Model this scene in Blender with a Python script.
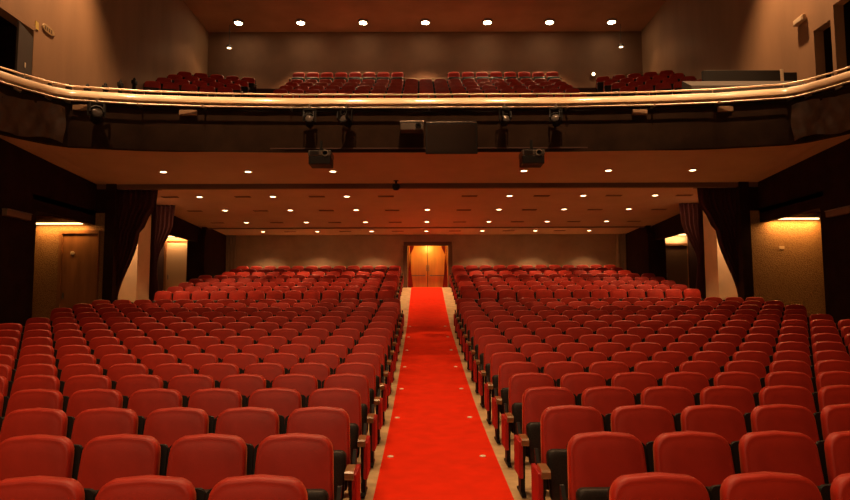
import bpy, bmesh, math, random
from mathutils import Matrix, Vector
random.seed(7)
scene = bpy.context.scene
COL = scene.collection
for o in list(bpy.data.objects):
    bpy.data.objects.remove(o)

# ------------------------------------------------------------------ camera
FPX = 640.0
CAMX, EYE = -0.186, 1.85
PITCH, YAW, ROLL = math.radians(4.8), math.radians(-0.27), math.radians(-0.25)
def cam_basis():
    r0 = Vector((1, 0, 0)); u0 = Vector((0, -math.sin(PITCH), math.cos(PITCH))); fw = Vector((0, math.cos(PITCH), math.sin(PITCH)))
    c, s = math.cos(ROLL), math.sin(ROLL)
    r = r0 * c + u0 * s; u = -r0 * s + u0 * c
    R = Matrix.Rotation(YAW, 3, 'Z')
    return R @ r, R @ u, R @ fw
CR, CU, CF = cam_basis()
cd = bpy.data.cameras.new('camera'); cam = bpy.data.objects.new('camera', cd); COL.objects.link(cam)
cam.matrix_world = Matrix(((CR.x, CU.x, -CF.x, CAMX), (CR.y, CU.y, -CF.y, 0), (CR.z, CU.z, -CF.z, EYE), (0, 0, 0, 1)))
cd.sensor_width = 36.0; cd.lens = 36.0 * FPX / 850.0; cd.clip_start = 0.05; cd.clip_end = 200
scene.camera = cam
def project(x, y, z):
    p = Vector((x - CAMX, y, z - EYE)); d = p.dot(CF)
    return 425 + FPX * p.dot(CR) / d, 250 - FPX * p.dot(CU) / d

# ------------------------------------------------------------------ world, exposure, large lights
w = bpy.data.worlds.new('world'); scene.world = w; w.use_nodes = True
w.node_tree.nodes['Background'].inputs[0].default_value = (0.02, 0.010, 0.006, 1)
w.node_tree.nodes['Background'].inputs[1].default_value = 0.3
vs = scene.view_settings
vs.view_transform = 'Standard'; vs.look = 'None'; vs.gamma = 1.0; vs.exposure = 0.0; vs.use_curve_mapping = False
scene.cycles.use_denoising = True
scene.cycles.max_bounces = 8; scene.cycles.diffuse_bounces = 5; scene.cycles.glossy_bounces = 3
scene.cycles.sample_clamp_indirect = 6.0
WARM = (1.0, 0.56, 0.26)
AMBER = (1.0, 0.46, 0.12)
E_HOUSE, E_HOUSE2, E_STAGE, E_UNDER, E_BALC, E_WALL = 900.0, 4200.0, 155.0, 260.0, 1000.0, 3600.0
def add_light(kind, name, loc, energy, color=WARM, parent=None, **kw):
    l = bpy.data.lights.new(name, kind); l.energy = energy; l.color = color
    rot = kw.pop('rot', None)
    for k, v in kw.items(): setattr(l, k, v)
    o = bpy.data.objects.new(name, l); COL.objects.link(o); o.location = loc
    if rot: o.rotation_euler = rot
    if parent: o.parent = parent
    return o
# working light over the stage lip, behind and above the camera
add_light('AREA', 'stage_light', (-2.2, -1.2, 5.2), E_STAGE, (1.0, 0.60, 0.32), shape='RECTANGLE', size=6.0, size_y=1.0, rot=(math.radians(62), 0, 0))

# ------------------------------------------------------------------ materials
MATS = {}
def mat(name, col, rough=0.6, metal=0.0, noise=None, bump=None, emit=None, spec=0.5, sheen=0.0, coat=0.0):
    if name in MATS: return MATS[name]
    m = bpy.data.materials.new(name); m.use_nodes = True; MATS[name] = m
    nt = m.node_tree; b = nt.nodes['Principled BSDF']
    b.inputs['Base Color'].default_value = (*col, 1); b.inputs['Roughness'].default_value = rough; b.inputs['Metallic'].default_value = metal
    b.inputs['Specular IOR Level'].default_value = spec
    if sheen: b.inputs['Sheen Weight'].default_value = sheen; b.inputs['Sheen Roughness'].default_value = 0.28; b.inputs['Sheen Tint'].default_value = (1, .32, .14, 1)
    if coat: b.inputs['Coat Weight'].default_value = coat; b.inputs['Coat Roughness'].default_value = 0.12
    if emit: b.inputs['Emission Color'].default_value = (*emit[:3], 1); b.inputs['Emission Strength'].default_value = emit[3]
    if noise or bump:
        tc = nt.nodes.new('ShaderNodeTexCoord')
    if noise:                       # noise = (scale, amount[, stretch xyz])
        mp = nt.nodes.new('ShaderNodeMapping'); nt.links.new(tc.outputs['Object'], mp.inputs[0])
        mp.inputs['Scale'].default_value = noise[2] if len(noise) > 2 else (1, 1, 1)
        n = nt.nodes.new('ShaderNodeTexNoise'); n.inputs['Scale'].default_value = noise[0]; n.inputs['Detail'].default_value = 5
        nt.links.new(mp.outputs[0], n.inputs[0])
        r = nt.nodes.new('ShaderNodeValToRGB'); a = noise[1]
        r.color_ramp.elements[0].position = .3; r.color_ramp.elements[1].position = .7
        r.color_ramp.elements[0].color = (*[c * (1 - a) for c in col], 1); r.color_ramp.elements[1].color = (*[min(1, c * (1 + a)) for c in col], 1)
        nt.links.new(n.outputs[0], r.inputs[0]); nt.links.new(r.outputs[0], b.inputs['Base Color'])
    if bump:                        # bump = (scale, strength)
        n2 = nt.nodes.new('ShaderNodeTexNoise'); n2.inputs['Scale'].default_value = bump[0]; n2.inputs['Detail'].default_value = 3
        nt.links.new(tc.outputs['Object'], n2.inputs[0])
        bp = nt.nodes.new('ShaderNodeBump'); bp.inputs['Strength'].default_value = bump[1]; bp.inputs['Distance'].default_value = .01
        nt.links.new(n2.outputs[0], bp.inputs['Height']); nt.links.new(bp.outputs[0], b.inputs['Normal'])
    return m
SEAT_RED = mat('seat_velvet', (0.43, 0.026, 0.012), .48, noise=(5, .16), bump=(70, .05), spec=.35, sheen=.28)
PANEL_RED = mat('end_panel_red', (0.40, 0.012, 0.012), .5, noise=(6, .12))
CARPET = mat('carpet_red', (0.86, 0.032, 0.006), .95, noise=(5, .08), bump=(160, .25), spec=.1, sheen=.2)
BLACK = mat('black_metal', (0.008, 0.006, 0.005), .6, spec=.25)
PAN = mat('seat_pan_plastic', (0.018, 0.013, 0.010), .5, noise=(90, .5), spec=.3)
CAPM = mat('armrest_wood', (0.24, 0.13, 0.05), .28, noise=(9, .25, (1, .2, 1)), coat=.5)
CONC = mat('tan_floor', (0.62, 0.44, 0.23), .6, noise=(5, .2), bump=(30, .1))
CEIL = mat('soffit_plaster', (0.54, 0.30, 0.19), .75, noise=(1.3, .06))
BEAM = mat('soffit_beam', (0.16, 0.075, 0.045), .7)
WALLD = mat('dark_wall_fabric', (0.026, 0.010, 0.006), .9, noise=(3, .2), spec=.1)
WALLB = mat('back_wall_plaster', (0.34, 0.23, 0.15), .8, noise=(2, .12), bump=(40, .1))
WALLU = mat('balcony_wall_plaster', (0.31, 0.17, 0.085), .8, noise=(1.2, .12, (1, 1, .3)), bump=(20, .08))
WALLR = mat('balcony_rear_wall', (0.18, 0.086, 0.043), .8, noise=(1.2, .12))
CEILM = mat('main_ceiling', (0.50, 0.29, 0.17), .8, noise=(.7, .15))
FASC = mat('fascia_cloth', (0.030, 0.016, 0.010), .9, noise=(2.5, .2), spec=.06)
RAIL = mat('rail_polished', (0.88, 0.62, 0.38), .4, noise=(3, .05), coat=1.0)
CHROME = mat('steel_pipe', (0.45, 0.35, 0.26), .42, metal=1.0)
PALE = mat('cream_plaster', (0.72, 0.50, 0.30), .8, noise=(3, .06))
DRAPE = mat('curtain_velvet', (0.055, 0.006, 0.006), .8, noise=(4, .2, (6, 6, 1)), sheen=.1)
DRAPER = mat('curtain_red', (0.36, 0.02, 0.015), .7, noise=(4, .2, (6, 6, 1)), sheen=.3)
WOODD = mat('door_wood_brown', (0.34, 0.145, 0.05), .4, noise=(5, .25, (1, 1, .15)))
GOLD = mat('door_golden_wood', (0.72, 0.38, 0.08), .35, noise=(4, .2, (1, 1, .12)))
STEEL = mat('dull_steel', (0.30, 0.25, 0.20), .4, metal=.8)
DARKP = mat('dark_plastic', (0.016, 0.012, 0.010), .5, spec=.3)
GREYP = mat('grey_plastic', (0.11, 0.085, 0.065), .5)
DUST = mat('grey_desk_cloth', (0.042, 0.029, 0.020), .8, noise=(8, .15))
SLOT = mat('vent_dark', (0.22, 0.10, 0.06), .8)
TRIMW = mat('downlight_trim', (0.70, 0.52, 0.36), .4)
LAMP = mat('lamp_lens', (1, .9, .7), .4, emit=(1.0, .72, .40, 9.0))
LAMPB = mat('lamp_lens_bright', (1, .9, .7), .4, emit=(1.0, .74, .42, 60.0))
TUBE = mat('strip_tube', (1, .9, .7), .4, emit=(1.0, .62, .28, 4.0))
CREAM = mat('cream_disc', (0.90, 0.80, 0.60), .5)
SIGNY = mat('sign_yellow', (0.62, 0.44, 0.10), .5)
SIGNW = mat('sign_pale', (0.72, 0.56, 0.38), .5)
SIGND = mat('sign_dark', (0.10, 0.06, 0.03), .5)
CLOTHB = mat('draped_brown_cloth', (0.10, 0.05, 0.026), .45, noise=(5, .25))
def brick_like(name, c1, c2, scale):
    m = mat(name, c1, .7); nt = m.node_tree; b = nt.nodes['Principled BSDF']
    tc = nt.nodes.new('ShaderNodeTexCoord'); v = nt.nodes.new('ShaderNodeTexVoronoi'); v.inputs['Scale'].default_value = scale
    nt.links.new(tc.outputs['Object'], v.inputs['Vector'])
    r = nt.nodes.new('ShaderNodeValToRGB'); r.color_ramp.elements[0].color = (*c1, 1); r.color_ramp.elements[1].color = (*c2, 1)
    r.color_ramp.elements[0].position = .1; r.color_ramp.elements[1].position = .7
    nt.links.new(v.outputs['Distance'], r.inputs[0]); nt.links.new(r.outputs[0], b.inputs['Base Color'])
    bp = nt.nodes.new('ShaderNodeBump'); bp.inputs['Strength'].default_value = .6; bp.inputs['Distance'].default_value = .02
    nt.links.new(v.outputs['Distance'], bp.inputs['Height']); nt.links.new(bp.outputs[0], b.inputs['Normal'])
    return m
ROUGHW = brick_like('rough_cast_wall', (0.46, 0.26, 0.09), (0.30, 0.15, 0.05), 34)

# ------------------------------------------------------------------ mesh helpers
class MB:
    def __init__(s): s.v = []; s.f = []
    def add(s, vs, fs):
        n = len(s.v); s.v += [tuple(v) for v in vs]; s.f += [tuple(n + i for i in f) for f in fs]; return s
    def box(s, x0, x1, y0, y1, z0, z1, bev=0.0):
        if x0 > x1: x0, x1 = x1, x0
        if y0 > y1: y0, y1 = y1, y0
        if z0 > z1: z0, z1 = z1, z0
        if not bev:
            vs = [(x, y, z) for z in (z0, z1) for y in (y0, y1) for x in (x0, x1)]
            return s.add(vs, [(0, 2, 3, 1), (4, 5, 7, 6), (0, 1, 5, 4), (2, 6, 7, 3), (0, 4, 6, 2), (1, 3, 7, 5)])
        bm = bmesh.new(); bmesh.ops.create_cube(bm, size=1)
        for v in bm.verts: v.co = Vector(((x0 + x1) / 2 + v.co.x * (x1 - x0), (y0 + y1) / 2 + v.co.y * (y1 - y0), (z0 + z1) / 2 + v.co.z * (z1 - z0)))
        bmesh.ops.bevel(bm, geom=list(bm.edges), offset=bev, segments=2, affect='EDGES', profile=.5)
        bm.verts.index_update()
        s.add([v.co[:] for v in bm.verts], [[v.index for v in f.verts] for f in bm.faces]); bm.free(); return s
    def loft(s, loops, cap0=True, cap1=True, closed=True):
        n = len(loops[0]); vs = [p for l in loops for p in l]; fs = []
        for i in range(len(loops) - 1):
            for j in range(n if closed else n - 1):
                k = (j + 1) % n; fs.append((i * n + j, i * n + k, (i + 1) * n + k, (i + 1) * n + j))
        if cap0: fs.append(tuple(range(n - 1, -1, -1)))
        if cap1: fs.append(tuple((len(loops) - 1) * n + j for j in range(n)))
        return s.add(vs, fs)
    def tube(s, pts, r, n=8):
        loops = []
        P = [Vector(p) for p in pts]
        for i, p in enumerate(P):
            t = (P[min(i + 1, len(P) - 1)] - P[max(i - 1, 0)]).normalized()
            a = Vector((0, 0, 1)) if abs(t.z) < .9 else Vector((1, 0, 0))
            e1 = t.cross(a).normalized(); e2 = t.cross(e1)
            loops.append([p + (e1 * math.cos(2 * math.pi * k / n) + e2 * math.sin(2 * math.pi * k / n)) * r for k in range(n)])
        return s.loft(loops)
    def lathe(s, prof, c=(0, 0, 0), axis='Z', n=16):
        loops = []
        for r, h in prof:
            l = []
            for k in range(n):
                a = 2 * math.pi * k / n; x, y = r * math.cos(a), r * math.sin(a)
                l.append({'Z': (c[0] + x, c[1] + y, c[2] + h), 'Y': (c[0] + x, c[1] + h, c[2] - y), 'X': (c[0] + h, c[1] + x, c[2] + y)}[axis])
            loops.append(l)
        return s.loft(loops)
    def prism_x(s, prof, x0, x1):          # prof: closed list of (y, z)
        return s.loft([[(x0, y, z) for y, z in prof], [(x1, y, z) for y, z in prof]])
    def xform(s, M):
        s.v = [tuple(M @ Vector(v)) for v in s.v]; return s
    def mesh(s, name, material, smooth=False):
        me = bpy.data.meshes.new(name); me.from_pydata(s.v, [], s.f); me.materials.append(material)
        bm = bmesh.new(); bm.from_mesh(me); bmesh.ops.recalc_face_normals(bm, faces=bm.faces); bm.to_mesh(me); bm.free()
        if smooth:
            for p in me.polygons: p.use_smooth = True
            if smooth is not True: me.set_sharp_from_angle(angle=math.radians(smooth))
        return me
    def build(s, name, material, parent=None, smooth=False, loc=None):
        return link(name, s.mesh(name, material, smooth), parent, loc)
def link(name, me, parent=None, loc=None):
    o = bpy.data.objects.new(name, me); COL.objects.link(o)
    if parent: o.parent = parent
    if loc: o.location = loc
    return o
def empty(name, loc=(0, 0, 0), rz=0.0):
    o = bpy.data.objects.new(name, None); COL.objects.link(o); o.location = loc; o.rotation_euler = (0, 0, rz); o.empty_display_size = .1
    return o
def tag(o, label, cat, group=None, kind=None):
    o['label'] = label; o['category'] = cat
    if group: o['group'] = group
    if kind: o['kind'] = kind
    return o
def struct(o, label=None, cat=None):
    o['kind'] = 'structure'
    if label: o['label'] = label
    if cat: o['category'] = cat
    return o
def copy_tree(o, parent=None):
    c = o.copy(); COL.objects.link(c); c.parent = parent
    for ch in o.children: copy_tree(ch, c)
    return c
def wall_holes(b, X0, X1, y0, y1, z0, z1, holes):      # wall slab between X0 and X1 with rectangular holes (ya, yb, za, zb)
    ys = sorted({y0, y1, *[h[0] for h in holes], *[h[1] for h in holes]}); zs = sorted({z0, z1, *[h[2] for h in holes], *[h[3] for h in holes]})
    ys = [y for y in ys if y0 <= y <= y1]; zs = [z for z in zs if z0 <= z <= z1]
    for i in range(len(ys) - 1):
        for j in range(len(zs) - 1):
            ym, zm = (ys[i] + ys[i + 1]) / 2, (zs[j] + zs[j + 1]) / 2
            if not any(h[0] < ym < h[1] and h[2] < zm < h[3] for h in holes):
                b.box(X0, X1, ys[i], ys[i + 1], zs[j], zs[j + 1])
    return b

# ------------------------------------------------------------------ floor profile
ROW = 0.95; PITCHX = 0.58
ROWY = [3.43 + .972 * k for k in range(16)]
ROWZ = [0.003, 0.025, 0.05, 0.081, 0.114, 0.152, 0.203, 0.271, 0.352, 0.443, 0.539, 0.637, 0.736, 0.838, 0.943, 1.049]
REARY = [20.0 + ROW * j for j in range(8)]
REARZ = [1.327 + 0.166 * j for j in range(8)]
PROF = [(-7.0, -.02), (2.5, -.01)] + list(zip(ROWY, ROWZ)) + [(19.3, 1.19), (20.0, 1.327)]
for j in range(8):
    y = REARY[j] - .62
    if j: PROF += [(REARY[j], REARZ[j])]
PROF += [(27.15, 2.535), (30.2, 2.535)]
def floor_z(y):
    for (a, za), (b, zb) in zip(PROF, PROF[1:]):
        if a <= y <= b: return za + (zb - za) * (y - a) / max(1e-6, b - a)
    return PROF[-1][1]

# ------------------------------------------------------------------ the room shell
def profile_slab(prof, x0, x1, drop):
    b = MB(); n = len(prof)
    b.prism_x([*prof, *[(y, z - drop) for y, z in reversed(prof)]], x0, x1); return b
struct(profile_slab(PROF, -12.0, 12.0, .4).build('floor', CONC), 'tan raked floor under the stalls seats and beside the carpet', 'floor')

SOFF = [(15.25, 5.62), (18.36, 5.335)]
SOFF2 = [(18.52, 5.275), (21.68, 5.05), (24.2, 4.95), (25.45, 4.90)]
SOFF3 = [(25.5, 4.93), (27.9, 4.85)]
soffit = empty('ceiling', (0, 0, 0)); struct(soffit, 'flat brown ceiling under the balcony dotted with downlights', 'ceiling')
def soffit_part(name, prof, m, thick, x=9.75):
    b = MB().prism_x([*prof, *[(y, z + thick) for y, z in reversed(prof)]], -x, x); o = b.build(name, m, soffit); return o
soffit_part('middle_panel', SOFF2, CEIL, .09)
soffit_part('rear_panel', SOFF3, CEIL, .09)
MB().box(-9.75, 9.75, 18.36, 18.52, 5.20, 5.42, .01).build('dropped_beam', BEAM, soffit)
MB().box(-9.75, 9.75, 25.42, 25.52, 4.86, 5.02).build('step_beam', BEAM, soffit)

# upper walls and main ceiling
ZC = 14.12
struct(MB().box(-10.2, 10.2, -7.2, 28.6, ZC, ZC + .2).build('ceiling_auditorium', CEILM), 'high dark brown ceiling over the balcony', 'ceiling')
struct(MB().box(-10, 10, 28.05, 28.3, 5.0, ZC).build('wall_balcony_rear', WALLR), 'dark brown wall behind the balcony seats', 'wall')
HL = [(13.2, 15.42, 6.2, 8.62)]
HR = [(15.05, 15.72, 6.2, 8.72), (12.8, 14.92, 6.2, 9.02)]
struct(wall_holes(MB(), -10.05, -9.8, -7, 28.3, 5.62, ZC, HL).build('wall_balcony_left', WALLU), 'brown plaster side wall beside the dark balcony doorway with oval plate', 'wall')
struct(wall_holes(MB(), 9.8, 10.05, -7, 28.3, 5.62, ZC, HR).build('wall_balcony_right', WALLU), 'brown plaster side wall behind the black control desk', 'wall')
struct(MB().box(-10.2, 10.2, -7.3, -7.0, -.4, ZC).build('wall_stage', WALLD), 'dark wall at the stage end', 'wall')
# lower side walls, entry bays and corridors, mirrored
for s, side in ((-1, 'left'), (1, 'right')):
    b = MB()
    b.box(s * 9.6, s * 10.05, -7, 15.55, -.4, 5.62)                          # solid wall beside the front stalls
    b.box(s * 9.6, s * 9.8, 15.55, 18.4, 4.16, 5.62)                          # header over the first bay
    b.box(s * 9.75, s * 11.6, 15.35, 15.55, .4, 4.5)                          # near cheek
    b.box(s * 11.45, s * 11.6, 15.5, 18.4, .4, 4.5)                           # bay outer wall
    b.box(s * 9.6, s * 11.6, 15.4, 18.4, 4.42, 4.55)                          # bay ceiling
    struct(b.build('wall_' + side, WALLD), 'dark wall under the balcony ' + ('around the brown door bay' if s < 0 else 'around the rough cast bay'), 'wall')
    b = MB().box(s * 9.3, s * 11.6, 18.36, 18.5, .6, 4.5)
    struct(b.build('wall_bay_' + side, ROUGHW), ('rough amber wall behind the brown side door' if s < 0 else 'rough amber wall of the entry bay with small pale plate'), 'wall')
    b = MB().box(s * 9.02, s * 9.3, 18.3, 18.54, .9, 5.34).box(s * 9.25, s * 9.8, 18.4, 18.55, 4.3, 5.34)
    struct(b.build('pillar_' + side, WALLD), 'dark pier between the amber bay and the big curtain, ' + side, 'wall')
    # corridor beside the rear stalls
    b = MB()
    b.box(s * 9.0, s * 9.2, 20.4, 27.9, 4.32, 5.3)                            # header along the corridor
    b.box(s * 10.35, s * 10.6, 18.52, 27.9, .8, 5.4)                           # corridor outer wall
    b.box(s * 8.72, s * 8.9, 25.2, 27.9, 1.9, 5.2)                            # wall to the rear corner
    b.box(s * 8.72, s * 9.4, 25.05, 25.2, 1.9, 4.6)
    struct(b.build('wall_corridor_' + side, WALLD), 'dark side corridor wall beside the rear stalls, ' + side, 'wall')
    b = MB().box(s * 8.86, s * 10.4, 19.5, 20.4, 1.0, 5.3)
    struct(b.build('wall_pier_' + side, PALE), 'cream lit pier seen through the parted curtain, ' + side, 'wall')
    b = MB().box(s * 9.3, s * 10.4, 25.25, 25.45, 1.9, 5.0)
    struct(b.build('wall_corridor_end_' + side, PALE), 'cream end wall of the side corridor, ' + side, 'wall')
# back wall with the centre doorway
b = MB()
b.box(-9.3, -.82, 27.8, 28.05, 2.0, 5.0); b.box(.95, 9.3, 27.8, 28.05, 2.0, 5.0); b.box(-.82, .95, 27.8, 28.05, 4.52, 5.0)
struct(b.build('wall_back', WALLB), 'grey brown wall behind the last row of the stalls', 'wall')
for s in (-1, 1):
    pl = MB()
    for i in range(3): pl.box(s * (8.66 - i * .14), s * (8.58 - i * .14), 27.72, 27.8, 2.5, 4.88)
    struct(pl.build('trim_pilaster', WALLB), 'fluted pilaster at the ' + ('left' if s < 0 else 'right') + ' end of the back wall', 'trim')
# centre door bay
b = MB(); b.box(-.95, -.82, 28.05, 29.2, 2.4, 4.6); b.box(.95, 1.08, 28.05, 29.2, 2.4, 4.6); b.box(-.95, 1.08, 28.05, 29.2, 4.52, 4.65)
struct(b.build('wall_vestibule', GOLD), 'golden side walls of the doorway at the end of the aisle', 'wall')
d = empty('door_1', (0.065, 28.9, 2.535)); struct(d, 'pair of golden wooden doors at the end of the red carpet', 'door')
for s in (-1, 1):
    leaf = MB().box(s * .012, s * .86, -.02, .03, .01, 1.98, .006).build('door_leaf', GOLD, d)
    MB().box(s * .10, s * .80, -.10, -.06, .56, .60, .01).box(s * .14, s * .18, -.07, -.02, .55, .61).box(s * .72, s * .76, -.07, -.02, .55, .61).build('push_bar', STEEL, leaf)
    MB().box(s * .03, s * .07, -.045, -.02, .78, 1.05, .008).build('pull_plate', STEEL, leaf)
MB().box(-.92, .92, -.06, .06, 1.98, 2.10).build('lintel', WOODD, d)
struct(MB().box(-.98, 1.11, 27.66, 27.80, 4.36, 4.53, .01).box(-1.0, -.82, 27.68, 27.8, 2.53, 4.37).box(.95, 1.13, 27.68, 27.8, 2.53, 4.37).build('trim_1', mat('surround_dark', (0.10, 0.045, 0.02), .5)), 'dark wooden surround framing the golden aisle doorway', 'door frame')

# balcony structure
FP = [(0, 15.60), (3.4, 15.58), (5.5, 15.46), (7.0, 15.28), (8.55, 14.92), (8.85, 14.68), (9.2, 14.1), (9.5, 13.45), (9.78, 12.8)]
PATH = [(-x, y) for x, y in reversed(FP[1:])] + FP
def dense(path, step=.5):
    out = []
    for (a, b), (c, e) in zip(path, path[1:]):
        n = max(1, int(math.hypot(c - a, e - b) / step))
        for i in range(n): out.append((a + (c - a) * i / n, b + (e - b) * i / n))
    return out + [path[-1]]
def sweep(path, prof, closed=True):       # prof: (offset toward stage, z)
    loops = []
    for i, p in enumerate(path):
        a = Vector((*path[max(i - 1, 0)], 0)); c = Vector((*path[min(i + 1, len(path) - 1)], 0)); t = (c - a).normalized()
        n = Vector((t.y, -t.x, 0))          # toward the stage (minus y)
        loops.append([(p[0] + n.x * o, p[1] + n.y * o, z) for o, z in prof])
    return MB().loft(loops, closed=closed)
DP = dense(PATH)
fl = [[], []]
for x, y in DP:
    z0 = 5.62 + (y - 15.25) * (5.335 - 5.62) / (18.36 - 15.25) - .0; z0 = min(z0, 5.63); x = max(-9.75, min(9.75, x))
    fl[0].append((x, y + .06, z0)); fl[1].append((x, 18.36, 5.335))
fb = MB(); fb.loft([fl[0], fl[1], [(x, y, z + .09) for x, y, z in fl[1]], [(x, y, z + .09) for x, y, z in fl[0]], fl[0]], False, False, closed=False).build('front_panel', CEIL, soffit)
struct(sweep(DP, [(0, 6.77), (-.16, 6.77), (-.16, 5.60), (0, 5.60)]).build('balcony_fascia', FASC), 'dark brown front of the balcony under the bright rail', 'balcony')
# stepped balcony floor
BY = [16.45 + ROW * j for j in range(10)]; BZ = [5.72 + .462 * j for j in range(10)]
bp = [(15.55, 5.70)]
for y, z in zip(BY, BZ):
    bp += [(y - .6, bp[-1][1]), (y - .599, z)]
bp += [(25.6, BZ[-1]), (25.601, 10.66), (28.1, 10.66)]
b = MB(); b.prism_x([*bp, *[(y, z - (.03 if y < 16 else .10)) for y, z in reversed(bp)]], -9.8, 9.8)
struct(b.build('balcony_floor', mat('balcony_floor_dark', (0.07, 0.03, 0.02), .8)), 'dark stepped floor of the balcony', 'floor')
for s in (-1, 1):
    poly = [(8.9, 15.6), (8.98, 14.80), (9.34, 14.1), (9.64, 13.45), (9.8, 13.1), (9.8, 15.6)]
    struct(MB().loft([[(s * x, y, z) for x, y in poly] for z in (5.62, 6.2)]).build('balcony_side_floor', WALLD), 'dark side walkway of the balcony, ' + ('left' if s < 0 else 'right'), 'floor')
# dark lobbies behind the balcony doorways
b = MB(); b.box(-11.5, -11.4, 12.5, 16, 6, 9); b.box(-11.5, -9.9, 12.5, 16, 8.95, 9.05); b.box(-11.5, -9.9, 12.5, 16, 6, 6.2); b.box(-11.5, -10.05, 15.9, 16, 6, 9); b.box(-11.5, -10.05, 12.5, 12.6, 6, 9)
struct(b.build('wall_lobby_left', WALLD), 'dark lobby behind the open balcony door', 'wall')
b = MB(); b.box(11.4, 11.5, 12.5, 16, 6, 9.4); b.box(9.9, 11.5, 12.5, 16, 9.3, 9.4); b.box(9.9, 11.5, 12.5, 16, 6, 6.2); b.box(10.05, 11.5, 15.9, 16, 6, 9.3); b.box(10.05, 11.5, 12.5, 12.6, 6, 9.3)
struct(b.build('wall_lobby_right', WALLD), 'dark lobby behind the two balcony doorways', 'wall')
dl = empty('door_2', (-9.82, 15.36, 6.2), 0); struct(dl, 'dark open door on the balcony with small bright lock', 'door')
MB().box(0, .05, -.95, 0, 0, 2.25, .005).xform(Matrix.Rotation(math.radians(14), 4, 'Z')).build('door_leaf', mat('door_dark', (0.06, 0.045, 0.035), .5), dl)
MB().box(.06, .075, -.55, -.49, 1.3, 1.42).xform(Matrix.Rotation(math.radians(14), 4, 'Z')).build('lock_plate', CREAM, dl)
MB().box(-.01, .06, -2.3, .06, 2.42, 2.56).box(-.01, .06, 0, .06, 0, 2.45).build('door_frame', WALLU, dl)

# ------------------------------------------------------------------ red carpet runner
cp = [(y, z + .012) for y, z in PROF if 1.0 < y < 28.9]
cp = [(0.5, floor_z(.5) + .012)] + cp + [(28.85, 2.547)]
b = MB().prism_x([*cp, *[(y, z - .011) for y, z in reversed(cp)]], -.64, .64)
tag(b.build('carpet_runner', CARPET), 'bright red carpet runner down the centre aisle to the golden doors', 'carpet')

# ------------------------------------------------------------------ theatre seat
def outline(w0, w1, z0, z1, r, n=6, arch=.012):
    pts = []
    def arc(cx, cz, rr, a0, a1, m):
        for i in range(m + 1):
            a = math.radians(a0 + (a1 - a0) * i / m); pts.append((cx + rr * math.cos(a), cz + rr * math.sin(a)))
    rb = .03
    arc(w0 / 2 - rb, z0 + rb, rb, -90, 0, 2)
    arc(w1 / 2 - r, z1 - r, r, 0, 90, n)
    pts.append((0, z1 + arch))
    arc(-w1 / 2 + r, z1 - r, r, 90, 180, n)
    arc(-w0 / 2 + rb, z0 + rb, rb, 180, 270, 2)
    return pts
def cushion(pts, layers, tilt, z_piv, y_piv):   # layers: (inset, depth)
    cx = 0; zs = [p[1] for p in pts]; cz = (min(zs) + max(zs)) / 2; w = max(p[0] for p in pts); h = (max(zs) - min(zs)) / 2
    loops = []
    for ins, dep in layers:
        l = []
        for x, z in pts:
            X = x * (w - ins) / w; Z = cz + (z - cz) * (h - ins) / h
            l.append((X, y_piv + dep - (z_piv - Z) * tilt, Z))
        loops.append(l)
    return MB().loft(loops)
bo = outline(.535, .505, .47, .945, .105)
m_back = cushion(bo, [(.012, .045), (0, .03), (0, -.014), (.004, -.028), (.012, -.035), (.020, -.0375), (.026, -.0365), (.045, -.041), (.10, -.046), (.18, -.048)], .20, .95, 0)
m_shell = cushion(outline(.574, .574, .30, .880, .035), [(.012, .082), (0, .076), (0, .050)], .20, .95, 0)
def aisle_shell(side):      # the aisle end of the shell stops short of the cushion edge
    b = MB(); b.f = list(m_shell.f); b.v = [(x * (.86 if x * side < 0 else 1), y, z) for x, y, z in m_shell.v]; return b
m_shell_aisle = {-1: aisle_shell(-1), 1: aisle_shell(1)}
so = outline(.46, .49, .29, .635, .06, 4, .0)
m_seat = cushion(so, [(.03, .055), (.006, .05), (0, .02), (0, -.035)], .10, .62, -.215)
m_pan = cushion(outline(.48, .512, .275, .655, .05, 4, .0), [(0, .0), (0, -.036), (.004, -.052), (.018, -.060), (.05, -.062)], .10, .62, -.215)
def arm_meshes():
    cap = MB(); n = 6
    prof = [(-.46, .522), (-.47, .54), (-.468, .572), (-.45, .586), (-.14, .592), (-.13, .58), (-.13, .558), (-.405, .556), (-.42, .522)]
    prof = [(y, z - .035) for y, z in prof]
    prof = [(y if y < -.3 else y - .13, z) for y, z in prof]
    cap.prism_x(prof, -.034, .034)
    plate = MB().prism_x([(-.41, .52), (-.13, .52), (-.05, .62), (-.02, .62), (-.09, .30), (-.30, .28), (-.40, .40)], -.014, .014)
    leg = MB().prism_x([(-.30, .30), (-.10, .30), (-.13, .03), (-.02, .02), (-.02, 0), (-.34, 0), (-.34, .02), (-.27, .04)], -.020, .020)
    panel = MB().box(-.018, .018, -.425, -.09, .19, .517, .008)
    return cap, plate, leg, panel
m_cap, m_plate, m_leg, m_panel = arm_meshes()
ME = dict(shell_1=m_shell_aisle[1].mesh('back_shell', BLACK, 50), shell_2=m_shell_aisle[-1].mesh('back_shell', BLACK, 50), back=m_back.mesh('backrest', SEAT_RED, 50), shell=m_shell.mesh('back_shell', BLACK, 50), seat=m_seat.mesh('seat_cushion', SEAT_RED, 50),
          pan=m_pan.mesh('seat_pan', PAN, 50), cap=m_cap.mesh('armrest_cap', CAPM, 35), plate=m_plate.mesh('armrest', BLACK), leg=m_leg.mesh('leg', BLACK),
          panel=m_panel.mesh('end_panel', PANEL_RED))
def arm(t, x, aisle=0):
    a = link('armrest', ME['plate'], t, (x, 0, 0)); link('armrest_cap', ME['cap'], a)
    link('leg', ME['leg'], t, (x, 0, 0))
    if aisle: link('end_panel', ME['panel'], t, (x + aisle * .034, 0, 0))
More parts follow.
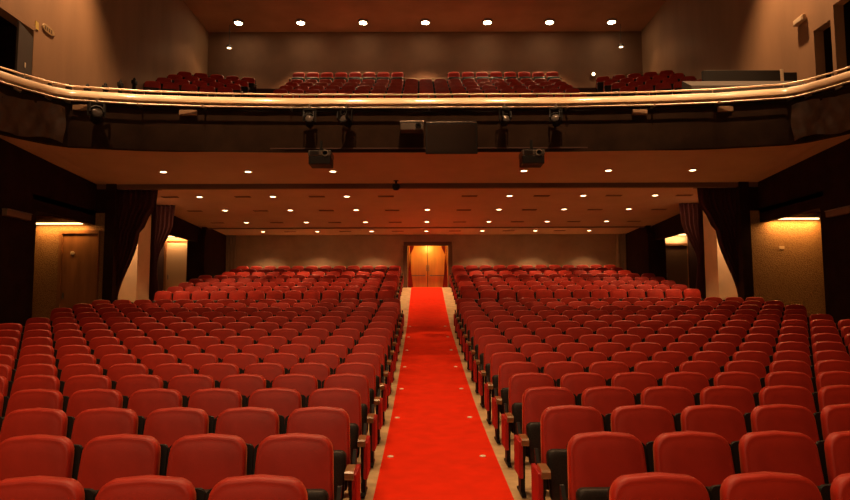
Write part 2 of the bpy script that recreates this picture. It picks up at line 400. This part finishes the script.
def make_seat(kind):                      # kind: outward direction of the shared armrest, 'both' for the aisle seat
    t = empty('theatre_seat')
    side, aisle = kind
    bk = link('backrest', ME['back'], t); link('back_shell', ME['shell' if not aisle else 'shell_1' if side > 0 else 'shell_2'], bk)
    st = link('seat_cushion', ME['seat'], t); link('seat_pan', ME['pan'], st)
    side, aisle = kind
    arm(t, side * PITCHX / 2)
    if aisle: arm(t, -side * (PITCHX / 2 + .012), -side)
    return t
def joined_seat(side, aisle):
    b = {SEAT_RED: MB(), BLACK: MB(), PAN: MB(), CAPM: MB(), PANEL_RED: MB()}
    def put(m, src, dx=0): b[m].add([(x + dx, y, z) for x, y, z in src.v], src.f)
    put(SEAT_RED, m_back); put(BLACK, m_shell_aisle[side] if aisle else m_shell); put(SEAT_RED, m_seat); put(PAN, m_pan)
    for x in [side * PITCHX / 2] + ([-side * (PITCHX / 2 + .012)] if aisle else []):
        put(BLACK, m_plate, x); put(CAPM, m_cap, x); put(BLACK, m_leg, x)
    if aisle: put(PANEL_RED, m_panel, -side * (PITCHX / 2 + .046))
    return b
ORD = 'first second third fourth fifth sixth seventh eighth ninth tenth eleventh twelfth thirteenth fourteenth fifteenth sixteenth'.split()
INNER = 1.04
cands = []
for k in range(16):
    n = 15 if k >= 13 else 14
    for s in (-1, 1):
        for i in range(n):
            x = s * (INNER + PITCHX * i)
            px, py = project(x, ROWY[k], ROWZ[k] + .9)
            px2, _ = project(x - s * .27, ROWY[k], ROWZ[k] + .8)
            if -4 < px2 < 854: cands.append((ROWY[k], k, s, i, x))
cands.sort(key=lambda c: (c[1], c[3]))
single, rest = cands[:300], cands[300:]
protos = {}
for y, k, s, i, x in single:
    key = (s, i == 0)
    if key not in protos: t = protos[key] = make_seat(key)
    else: t = copy_tree(protos[key])
    t.location = (x, y, ROWZ[k])
    blk = 'left' if s < 0 else 'right'
    where = 'on the carpet aisle' if i == 0 else ORD[i] + ' from the carpet aisle'
    tag(t, f'red theatre seat {where}, {ORD[k]} row from the front, {blk} block', 'seat', 'red seats of the front stalls')
def stuff_seats(name, places, label):     # places: (x, y, z, rot, side, aisle)
    acc = {}
    cache = {}
    for x, y, z, rz, side, aisle in places:
        if (side, aisle) not in cache: cache[(side, aisle)] = joined_seat(side, aisle)
        c, sn = math.cos(rz), math.sin(rz)
        for m, src in cache[(side, aisle)].items():
            a = acc.setdefault(m, MB())
            a.add([(x + vx * c - vy * sn, y + vx * sn + vy * c, z + vz) for vx, vy, vz in src.v], src.f)
    V, F, MI = [], [], []
    me = bpy.data.meshes.new(name)
    for q, (m, a) in enumerate(acc.items()):
        n = len(V); V += a.v; F += [tuple(n + i for i in f) for f in a.f]; MI += [q] * len(a.f); me.materials.append(m)
    me.from_pydata(V, [], F)
    bm = bmesh.new(); bm.from_mesh(me); bmesh.ops.recalc_face_normals(bm, faces=bm.faces); bm.to_mesh(me); bm.free()
    me.polygons.foreach_set('material_index', MI); me.polygons.foreach_set('use_smooth', [True] * len(me.polygons)); me.set_sharp_from_angle(angle=math.radians(48))
    o = link(name, me); tag(o, label, 'seats', kind='stuff'); return o
places = [(x, y, ROWZ[k], 0, s, i == 0) for y, k, s, i, x in rest]
for j in range(8):
    for s in (-1, 1):
        for i in range(12 + (j < 5)): places.append((s * (1.31 + .577 * i), REARY[j], REARZ[j], 0, s, i == 0))
stuff_seats('rear_stalls_seats', places, 'rows of red seats at the rear of the stalls below the back wall')
places = []
for j in range(3, 10):
    n = 19
    for i in range(n): places.append(((i - 9) * .575, BY[j], BZ[j], 0, 1, i == 0))
for i in range(19):
    if i not in (8, 9, 10): places.append(((i - 9) * .595, 26.35, 10.66, 0, 1, i == 0))
for s in (-1, 1):
    for j in range(5, 9):
        for i in range(5):
            x = s * (7.0 + i * .565); places.append((x, BY[j] + .55 - i * .16, BZ[j] + .40, s * math.radians(-15), 1, False))
stuff_seats('balcony_seats', places, 'rows of red seats rising on the balcony behind the rail')

# ------------------------------------------------------------------ aisle floor discs
pd = None
for q in range(7):
    y = 7.4 + 1.95 * q
    for s in (-1, 1):
        if pd is None: pd = MB().lathe([(.036, 0), (.036, .006), (.030, .010), (.010, .011)], n=16).build('aisle_marker', CREAM, smooth=40); o = pd
        else: o = pd.copy(); COL.objects.link(o)
        o.location = (-.03 + s * .52, y, floor_z(y) + .012)
        o.rotation_euler.x = math.atan2(floor_z(y + .1) - floor_z(y - .1), .2)
        tag(o, f'small cream disc on the carpet, {ORD[q]} from the front along its {"left" if s < 0 else "right"} edge', 'floor marker', 'cream discs on the carpet')

# ------------------------------------------------------------------ balcony rail and pipe
rail = empty('balcony_rail', (0, 0, 0)); tag(rail, 'long polished golden rail along the balcony edge', 'rail')
rp = [(-.149 + .31 * math.cos(a), 6.746 + .31 * math.sin(a)) for a in [math.radians(5 + 4.125 * i) for i in range(9)]] + [(-.16, 6.945), (-.16, 6.765), (.14, 6.765)]
sweep(dense(PATH, .25), rp).build('top_board', RAIL, rail, smooth=40)
sweep(dense(PATH, .25), [(-.10 + .022 * math.cos(a), 7.09 + .022 * math.sin(a)) for a in [math.radians(45 * i) for i in range(8)]]).build('hand_bar', CHROME, rail, smooth=True)
for i, p in enumerate(dense(PATH, 1.9)): MB().tube([(p[0], p[1] + .10, 6.96), (p[0], p[1] + .10, 7.09)], .014).build('bar_post', CHROME, rail)
pipe = empty('lighting_pipe', (0, 0, 0)); tag(pipe, 'thin steel pipe clamped under the golden balcony rail', 'pipe')
sweep(dense(PATH, .25), [(.20 + .024 * math.cos(a), 6.66 + .024 * math.sin(a)) for a in [math.radians(45 * i) for i in range(8)]]).build('tube', CHROME, pipe, smooth=True)
for p in dense(PATH, 2.0)[1:-1]:
    MB().box(p[0] - .02, p[0] + .02, p[1] - .24, p[1], 6.62, 6.70, .006).build('clamp', CHROME, pipe)
# cable bundles slung under the rail
for q, (z, off) in enumerate(((6.62, .05),)):
    pts = [(p[0], p[1] - off, z + .012 * math.sin(i * 1.7 + q * 2) + .008 * math.sin(i * 5.1)) for i, p in enumerate(dense(PATH, .35))]
    tag(MB().tube(pts, .014, 5).build('fascia_cable', BLACK, smooth=True), 'black cable running along the balcony front below the pipe', 'cable')
# small pale boxes on the fascia and gathered cloth at both ends
def on_path(x):
    for (a, b), (c, e) in zip(PATH, PATH[1:]):
        if a <= x <= c: return b + (e - b) * (x - a) / (c - a)
for x, wd, lb in ((-8.3, .34, 'near the left bend'), (-5.9, .42, 'left of the row of spotlights'), (5.2, .36, 'right of the row of spotlights'), (7.2, .36, 'near the right bend')):
    y = on_path(x); tag(MB().box(x - wd / 2, x + wd / 2, y - .09, y - .005, 6.47, 6.60, .01).build('socket_box', mat('socket_tan', (.34, .2, .11), .6)), 'tan socket box on the balcony front ' + lb, 'box')
for s in (-1, 1):
    b = MB(); loops = []
    seg = [p for p in dense(PATH, .1) if p[0] * s > 8.55]
    if s < 0: seg = seg[::-1]
    for i, p in enumerate(seg):
        l = []
        for k in range(12):
            t = k / 11; z = 6.50 - .85 * t + .05 * math.sin(i * .5)
            o = .06 + .05 * math.sin(i * .9 + t * 5) + .03 * math.sin(i * 2.1 - t * 8) + .05 * t
            l.append((p[0] - s * o * .85, p[1] - o * .5, z))
        loops.append(l)
    b.loft(loops, False, False, closed=False)
    back = [[(x + s * .02, y + .012, z) for x, y, z in l] for l in loops]
    b.loft(back, False, False, closed=False)
    tag(b.build('draped_cloth', CLOTHB, smooth=True), 'crumpled brown cloth hung over the ' + ('left' if s < 0 else 'right') + ' end of the balcony front', 'cloth')

# ------------------------------------------------------------------ equipment on the balcony front
def stage_spot(x, size, lb, ang):
    y = on_path(x); t = empty('stage_spotlight', (x, y - .28, 6.30)); t.rotation_euler = (0, 0, ang)
    tag(t, lb, 'spotlight', 'spotlights under the balcony rail')
    R = Matrix.Rotation(math.radians(-18), 4, 'X')
    MB().lathe([(.05 * size, .16 * size), (.10 * size, .14 * size), (.115 * size, -.10 * size), (.13 * size, -.16 * size), (.11 * size, -.165 * size), (.10 * size, -.12 * size)], axis='Y').xform(R).build('can', BLACK, t, 30)
    MB().lathe([(.10 * size, -.13 * size), (.06 * size, -.145 * size), (.01, -.15 * size)], axis='Y').xform(R).build('lens', mat('dark_lens', (.10, .08, .07), .08, coat=1), t, 30)
    MB().box(-.16 * size, -.13 * size, -.02, .02, -.02, .30).box(.13 * size, .16 * size, -.02, .02, -.02, .30).box(-.16 * size, .16 * size, -.02, .02, .28, .31).build('yoke', BLACK, t)
    MB().box(-.025, .025, -.03, .09, .30, .42, .005).build('clamp', STEEL, t)
    for e in (-1, 1): MB().box(e * .10 * size, e * .125 * size, -.30 * size, -.16 * size, -.10 * size, .10 * size).xform(R).build('barn_door', BLACK, t)
stage_spot(-7.85, 1.25, 'black spotlight under the rail at the left bend', .5)
stage_spot(-2.92, 1.0, 'black spotlight above the left hanging projector', .1)
stage_spot(-2.02, 1.0, 'black spotlight between hanging projector and small box on balcony front', -.3)
stage_spot(1.85, .9, 'black spotlight right of the dark screen', .1)
stage_spot(3.10, 1.0, 'black spotlight above and right of the second hanging projector', -.3)
t = empty('dark_screen', (.53, 15.02, 5.41)); tag(t, 'flat dark television screen hung on the balcony front', 'screen')
MB().box(-.62, .62, -.03, .05, 0, .75, .012).build('bezel', DARKP, t)
MB().box(-.58, .58, -.036, -.031, .04, .71).build('panel', mat('screen_glass', (.035, .022, .016), .25), t)
MB().box(-.60, .60, -.04, .03, .75, .775, .005).build('top_strip', STEEL, t)
MB().box(-.10, .10, .05, .52, .45, .60).build('bracket', BLACK, t)
def hung_projector(x, lb):
    t = empty('hanging_projector', (x, 15.0, 5.12)); tag(t, lb, 'projector', 'projectors hung from the balcony')
    bd = MB().box(-.26, .26, -.22, .28, 0, .20, .02).build('body', DARKP, t)
    MB().box(-.27, .27, -.23, .29, .20, .33, .02).build('top_cover', GREYP, t)
    MB().lathe([(.075, .0), (.08, -.03), (.06, -.035), (.05, -.01)], c=(.13, -.22, .26), axis='Y').build('lens', STEEL, t, 30)
    for k in range(5): MB().box(-.22, -.02, -.236, -.229, .225 + k * .02, .233 + k * .02).build('vent_slat', BLACK, t)
    MB().box(-.03, .03, .0, .06, .33, .62).build('hanger', BLACK, t); MB().box(-.12, .12, -.05, .12, .32, .345).build('mount_plate', STEEL, t)
hung_projector(-2.58, 'black projector hanging below the balcony edge, left of the dark screen')
hung_projector(2.44, 'black projector hanging below the balcony edge, right of the dark screen')
t = empty('small_projector', (-.42, 15.35, 6.04)); tag(t, 'small dark projector fixed on the balcony front beside the screen', 'projector')
MB().box(-.28, .28, -.16, .16, 0, .20, .02).build('body', GREYP, t); MB().box(-.29, .29, -.17, .17, .20, .225, .006).build('top_rim', STEEL, t)
MB().lathe([(.07, 0), (.075, -.04), (.05, -.045), (.04, -.01)], c=(.16, -.16, .10), axis='Y').build('lens', BLACK, t, 30)
MB().box(-.05, .05, .15, .26, .05, .15).build('bracket', BLACK, t)
t = empty('dome_camera', (-.92, 18.1, 5.21)); tag(t, 'round black dome camera under the ceiling beam', 'camera')
MB().lathe([(.01, -.13), (.07, -.115), (.11, -.06), (.12, 0), (.10, .05), (.04, .07)]).build('dome', DARKP, t, True); MB().lathe([(.03, .05), (.03, .14), (.08, .145), (.08, .165)]).build('mount', BLACK, t, 30)

# ------------------------------------------------------------------ ceiling downlights and vents under the balcony
def soff_z(y):
    for prof in (SOFF, SOFF2, SOFF3):
        if prof[0][0] <= y <= prof[-1][0]:
            for (a, za), (b_, zb) in zip(prof, prof[1:]):
                if a <= y <= b_: return za + (zb - za) * (y - a) / (b_ - a)
    return 5.0
ring = MB().lathe([(.085, -.004), (.125, -.012), (.130, -.002), (.130, .002), (.085, .002)], n=20).mesh('trim_ring', TRIMW, 30)
lens = MB().lathe([(.01, -.012), (.06, -.010), (.084, -.003), (.084, .001)], n=20).mesh('lens', LAMP, 30)
ROWSL = [(17.17, [-7.2, -4.9, -2.6, 2.6, 4.9, 7.2], 'front'), (19.73, [-7.1, -4.82, -2.52, 2.55, 4.85, 7.1], 'second'), (21.68, [-6.9, -4.68, -2.43, 0, 2.45, 4.68, 6.9], 'third'),
         (24.17, [-6.85, -4.58, -2.33, 0, 2.36, 4.58, 6.85], 'fourth'), (26.73, [-6.85, -4.58, -2.3, 0, 2.35, 4.58, 6.85], 'rearmost')]
for q, (y, xs, nm) in enumerate(ROWSL):
    for i, x in enumerate(xs):
        z = soff_z(y); t = empty('downlight', (x, y, z)); link('trim_ring', ring, t); link('lens', lens, t)
        tag(t, f'round ceiling downlight, {ORD[i]} from the left in the {nm} row under the balcony', 'downlight', 'downlights under the balcony')
        add_light('SPOT', 'downlight_bulb', (0, 0, -.03), E_UNDER * (.6, .9, 1, 1.1, 1.1)[q], WARM, t, spot_size=math.radians((80, 76, 76, 78, 102)[q]), spot_blend=.7, shadow_soft_size=.07)
vf = MB().box(-.30, .30, -.10, -.07, -.012, .004).box(-.30, .30, .07, .10, -.012, .004).box(-.30, -.27, -.07, .07, -.012, .004).box(.27, .30, -.07, .07, -.012, .004).mesh('frame', SLOT)
vb = MB().box(-.27, .27, -.07, .07, -.003, .003).mesh('backing', mat('vent_black', (.012, .008, .006), .9)); vsl = MB().box(-.27, .27, -.008, .008, -.012, -.003).mesh('slat', SLOT)
for y, xs, nm in ((19.73, [-8.0, -5.75, -3.45, -1.3, 1.3, 3.55, 5.8, 8.0], 'first'), (21.75, [-7.95, -5.7, -3.45, -1.2, 1.25, 3.5, 5.75, 7.95], 'second'),
                  (24.2, [-7.95, -5.7, -3.5, -1.2, 1.25, 3.45, 5.6, 7.9], 'third'), (26.7, [-5.7, -3.4, -1.2, 1.2, 3.45, 5.6], 'fourth')):
    for i, x in enumerate(xs):
        t = empty('ceiling_vent', (x, y, soff_z(y))); t.scale.x = .82; link('frame', vf, t); link('backing', vb, t)
        for k in (-.035, 0, .035): link('slat', vsl, t, (0, k, 0))
        tag(t, f'dark slot air vent, {ORD[i]} from the left in the {nm} vent row behind the beam', 'vent', 'air vents under the balcony')

# ------------------------------------------------------------------ balcony and auditorium ceiling lamps
def big_lamp(x, y, z, lb, group, energy, cone, m=LAMPB, r=.10, aim=(0, 0, 0), blend=.75):
    t = empty('ceiling_lamp', (x, y, z)); tag(t, lb, 'lamp', group)
    MB().lathe([(r * 1.05, -.10), (r * 1.35, -.11), (r * 1.4, .0), (r * 1.05, .0)], n=20).build('housing', STEEL, t, 30)
    MB().lathe([(.01, -.135), (r * .6, -.13), (r * .95, -.11), (r, -.09), (r, -.05)], n=20).build('bulb', m, t, True)
    add_light('SPOT', 'lamp_light', (0, 0, -.16), energy, WARM, t, spot_size=math.radians(cone), spot_blend=blend, shadow_soft_size=.10, rot=aim)
for i in range(7):
    big_lamp(-8.12 + 2.705 * i, 26.9, ZC, f'bright ceiling lamp over the balcony, {ORD[i]} from the left', 'bright lamps over the balcony', E_BALC * (.12 if i in (0, 6) else 1), 102, r=.16, aim=(math.radians(-15), 0, 0), blend=.3)
for s in (-1, 1):
    t = empty('small_downlight', (s * 8.62, 27.3, 13.08)); tag(t, 'small pendant downlight in the ' + ('left' if s < 0 else 'right') + ' rear corner of the balcony', 'downlight')
    MB().lathe([(.135, 0), (.12, .10), (.012, .13), (.012, ZC - 13.08)], n=16).build('shade_and_rod', DARKP, t, 40)
    link('trim_ring', ring, t); link('lens', lens, t); add_light('SPOT', 'downlight_bulb', (0, 0, -.03), 12, WARM, t, spot_size=1.6, spot_blend=.7, shadow_soft_size=.06)
t = empty('wall_lamp', (7.55, 28.0, 12.1)); tag(t, 'tiny round wall lamp behind the right balcony stairs', 'lamp')
MB().lathe([(.10, .05), (.10, -.02), (.08, -.05)], axis='Y').build('housing', STEEL, t, 30); MB().lathe([(.075, -.045), (.05, -.075), (.01, -.085)], axis='Y').build('lens', LAMP, t, True)
for i in range(4):
    big_lamp(-4.5 + 1.8 * i, 5.2, ZC, f'auditorium house lamp above the front stalls, {ORD[i]} from the left', 'house lamps above the front stalls', E_HOUSE, 74)
for i in range(4):
    big_lamp(-4.2 + 2.8 * i, 9.8, ZC, f'auditorium house lamp above the middle stalls, {ORD[i]} from the left', 'house lamps above the middle stalls', E_HOUSE * .66, 74, blend=.4)
for i in range(7):
    big_lamp(-7.8 + 2.6 * i, 11.0, ZC, f'auditorium house lamp aimed at the balcony rail, {ORD[i]} from the left', 'house lamps aimed at the balcony rail', E_HOUSE2 * (.8 if i in (0, 6) else 1), 28, aim=(math.radians(36), 0, 0), blend=1.0)
for s in (-1, 1):
    big_lamp(s * 8.6, 16.2, ZC, 'house lamp beside the ' + ('left' if s < 0 else 'right') + ' balcony wall', 'house lamps beside the balcony walls', E_WALL, 86)

# ------------------------------------------------------------------ side bays: strip lights, doors, plates
def strip_light(name, x, y, z, length, lb, energy, color=AMBER, rx=0.0):
    t = empty(name, (x, y, z)); tag(t, lb, 'strip light', 'strip lights over the side doors')
    MB().box(-length / 2, length / 2, -.05, .05, .0, .05, .006).build('housing', SIGNW, t)
    MB().tube([(-length / 2 + .03, 0, -.025), (length / 2 - .03, 0, -.025)], .022, 8).build('tube', TUBE, t, True)
    add_light('AREA', 'strip_lamp', (0, 0, -.055), energy, color, t, shape='RECTANGLE', size=length, size_y=.06, rot=(rx, 0, 0))
strip_light('strip_light', -10.55, 18.2, 4.20, 1.4, 'glowing strip light over the brown side door', 22)
strip_light('strip_light', 10.55, 18.2, 4.26, 1.4, 'glowing strip light over the rough amber wall', 40)
strip_light('strip_light', -9.85, 25.1, 4.55, .85, 'glowing strip light over the cream door of the rear corridor', 26, WARM)
strip_light('strip_light', 9.85, 25.1, 4.55, .85, 'glowing strip light over the dark door of the rear corridor', 10, WARM)
for s in (-1, 1):
    strip_light('strip_light', s * 9.35, 19.2, 5.02, 1.2, 'strip light behind the ' + ('left' if s < 0 else 'right') + ' curtain lighting the cream pier', 150, WARM, math.radians(20))
def side_door(x, y, z, w, h, m, lb, plate=True):
    t = empty('side_door', (x, y, z)); tag(t, lb, 'door')
    lf = MB().box(-w / 2, w / 2, -.05, 0, 0, h, .006).build('door_leaf', m, t)
    MB().box(-w / 2 - .09, -w / 2, -.08, 0, 0, h + .09).box(w / 2, w / 2 + .03, -.08, 0, 0, h + .09).box(-w / 2, w / 2, -.08, 0, h, h + .09).build('door_frame', WOODD, t)
    hd = MB().box(-w / 2 + .06, -w / 2 + .10, -.09, -.05, .95, 1.12, .006).build('handle', STEEL, lf)
    if plate: MB().lathe([(.06, 0), (.06, -.012), (.03, -.016)], c=(-w / 2 + .30, -.05, h * .80), axis='Y').build('name_plate', SIGNW, lf, 30)
side_door(-9.98, 18.36, 1.08, 1.02, 2.82, WOODD, 'tall brown wooden side door under the amber strip light')
side_door(-9.85, 25.25, 1.9, .8, 2.45, mat('door_cream', (.62, .40, .20), .5), 'cream side door in the rear corridor', False)
side_door(9.85, 25.25, 1.9, .9, 2.2, mat('door_dark_brown', (.14, .07, .03), .5), 'dark brown side door in the rear corridor', False)
tag(MB().box(10.12, 10.27, 18.345, 18.36, 3.38, 3.46, .003).build('wall_plate', SIGNW), 'small pale plate on the rough amber wall', 'plate')
for s in (-1, 1):
    t = empty('ledge_box', (s * 9.53, 14.75, 3.86)); tag(t, 'pale conduit box on the dark wall edge beside the ' + ('brown door bay' if s < 0 else 'rough amber bay'), 'box')
    MB().box(-.06, .06, -.5, .4, 0, .14, .01).build('cover', mat('ledge_brown', (.20, .11, .06), .6), t)
    MB().box(-.065, .065, -.5, .42, .14, .165).build('lid', STEEL, t)
# balcony wall signs
tag(MB().box(-9.80, -9.785, 15.45, 15.58, 8.72, 8.92).build('wall_sign', SIGNY), 'small yellow sign above the balcony door', 'sign')
t = empty('oval_sign', (-9.79, 16.0, 8.92)); tag(t, 'pale oval plate with dark lettering on the balcony wall', 'sign')
MB().lathe([(.01, .012), (.10, .012), (.11, 0)], axis='X', n=24).xform(Matrix.Diagonal((1, 2.6, 1, 1))).build('plate', mat('sign_tan', (.42, .27, .12), .5), t)
for k in range(4): MB().box(.012, .016, -.17 + .09 * k, -.12 + .09 * k, -.045, .045).build('letter_mark', SIGND, t)
t = empty('emergency_light', (9.72, 16.15, 9.2)); tag(t, 'pale emergency light on the balcony wall above the doorways', 'light fitting')
MB().box(-.05, .06, -.22, .22, -.08, .08, .02).build('body', mat('fitting_tan', (.5, .34, .2), .5), t); MB().box(-.06, -.05, -.18, .18, -.06, .05, .004).build('cover', SIGNW, t)
# dark posts stepping up along the left balcony wall
for k, (y, z) in enumerate([(15.88, 7.58), (16.78, 7.9), (17.68, 8.32), (18.68, 8.74), (19.6, 9.2), (20.55, 9.63)]):
    t = empty('aisle_post', (-9.62, y, z - (.82, .88, .98, 1.02, 1.06, 1.08)[k])); tag(t, f'{ORD[k]} dark post climbing the aisle by the left balcony wall', 'post', 'dark posts along the balcony wall')
    MB().box(-.05, .05, -.05, .05, 0, .62, .01).build('post', BLACK, t); MB().box(-.07, .07, -.10, .10, .52, .66, .03).build('cap', DARKP, t); MB().lathe([(.03, .65), (.05, .70), (.01, .76)]).build('finial', DARKP, t, True)
# control desk on the right of the balcony
t = empty('control_desk', (8.25, 16.0, 6.2)); tag(t, 'long grey control desk with black back panel behind the right rail', 'desk')
MB().prism_x([(-.30, .75), (-.25, 1.12), (.28, 1.42), (.40, .75)], -1.62, 1.45).build('desk_top', DUST, t)
MB().box(-1.6, 1.4, -.25, .4, -.45, .76).build('desk_body', DARKP, t)
MB().box(-1.05, .98, .30, .40, 1.30, 1.72, .01).build('back_panel', DARKP, t); MB().box(1.06, 1.42, .30, .40, 1.25, 1.66, .01).build('side_panel', DARKP, t)
MB().box(.98, 1.06, .28, .40, 1.25, 1.74, .006).build('panel_post', SIGNW, t)

# ------------------------------------------------------------------ curtains
def curtain(name, m, Y, top, bot, inner, outer, lb, pleats=9, amp=.07, parent=None):
    """inner / outer: lists of (z, x) from top to bottom; the cloth fills between them in pleats"""
    def ev(lst, z):
        for (za, xa), (zb, xb) in zip(lst, lst[1:]):
            if zb <= z <= za: 
                t = (za - z) / (za - zb); t = t * t * (3 - 2 * t); return xa + (xb - xa) * t
        return lst[-1][1] if z < lst[-1][0] else lst[0][1]
    loops = []; nz, nx = 26, pleats * 8
    for thick in (0, .02):
        rows = []
        for a in range(nz + 1):
            z = top + (bot - top) * a / nz; xi, xo = ev(inner, z), ev(outer, z); wd = abs(xo - xi)
            rows.append([(xi + (xo - xi) * k / nx, Y + thick + amp * (.5 + .5 * min(1, 1.2 / max(.3, wd))) * math.sin(2 * math.pi * pleats * k / nx + .6 * math.sin(a * .25)), z) for k in range(nx + 1)])
        loops.append(rows)
    b = MB()
    ring = [[*f, *reversed(g)] for f, g in zip(*loops)]
    b.loft(ring)
    o = b.build(name, m, parent, True)
    if lb: tag(o, lb, 'curtain')
    return o
for s, side in ((-1, 'left'), (1, 'right')):
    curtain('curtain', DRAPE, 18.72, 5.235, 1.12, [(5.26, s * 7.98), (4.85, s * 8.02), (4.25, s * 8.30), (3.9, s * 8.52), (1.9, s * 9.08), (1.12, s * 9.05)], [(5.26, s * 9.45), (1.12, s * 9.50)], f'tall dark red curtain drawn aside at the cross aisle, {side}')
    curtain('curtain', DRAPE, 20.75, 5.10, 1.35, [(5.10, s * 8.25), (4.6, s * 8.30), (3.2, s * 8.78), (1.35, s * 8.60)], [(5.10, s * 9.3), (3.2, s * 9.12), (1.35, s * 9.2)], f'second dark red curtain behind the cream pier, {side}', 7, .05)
    curtain('curtain', DRAPER, 28.35, 4.45, 2.56, [(4.45, s * .80 + .065), (3.4, s * .74 + .065), (2.56, s * .66 + .065)], [(4.45, s * .60 + .065), (3.9, s * .80 + .065), (3.2, s * .86 + .065), (2.56, s * .88 + .065)], f'narrow red curtain hanging on the {side} of the golden doors', 4, .03)
    tag(MB().box(s * 7.9, s * 9.5, 18.62, 18.82, 5.24, 5.29, .005).build('curtain_track', BLACK), f'black track carrying the tall {side} curtain', 'curtain track')
# lamp in the vestibule over the golden doors
t = empty('vestibule_lamp', (.065, 28.45, 4.52)); tag(t, 'ceiling lamp inside the golden doorway', 'lamp')
MB().lathe([(.01, -.05), (.09, -.045), (.12, -.01), (.12, 0)]).build('lens', LAMP, t, True)
add_light('POINT', 'vestibule_light', (0, 0, -.14), 22, (1, .55, .16), t, shadow_soft_size=.10)
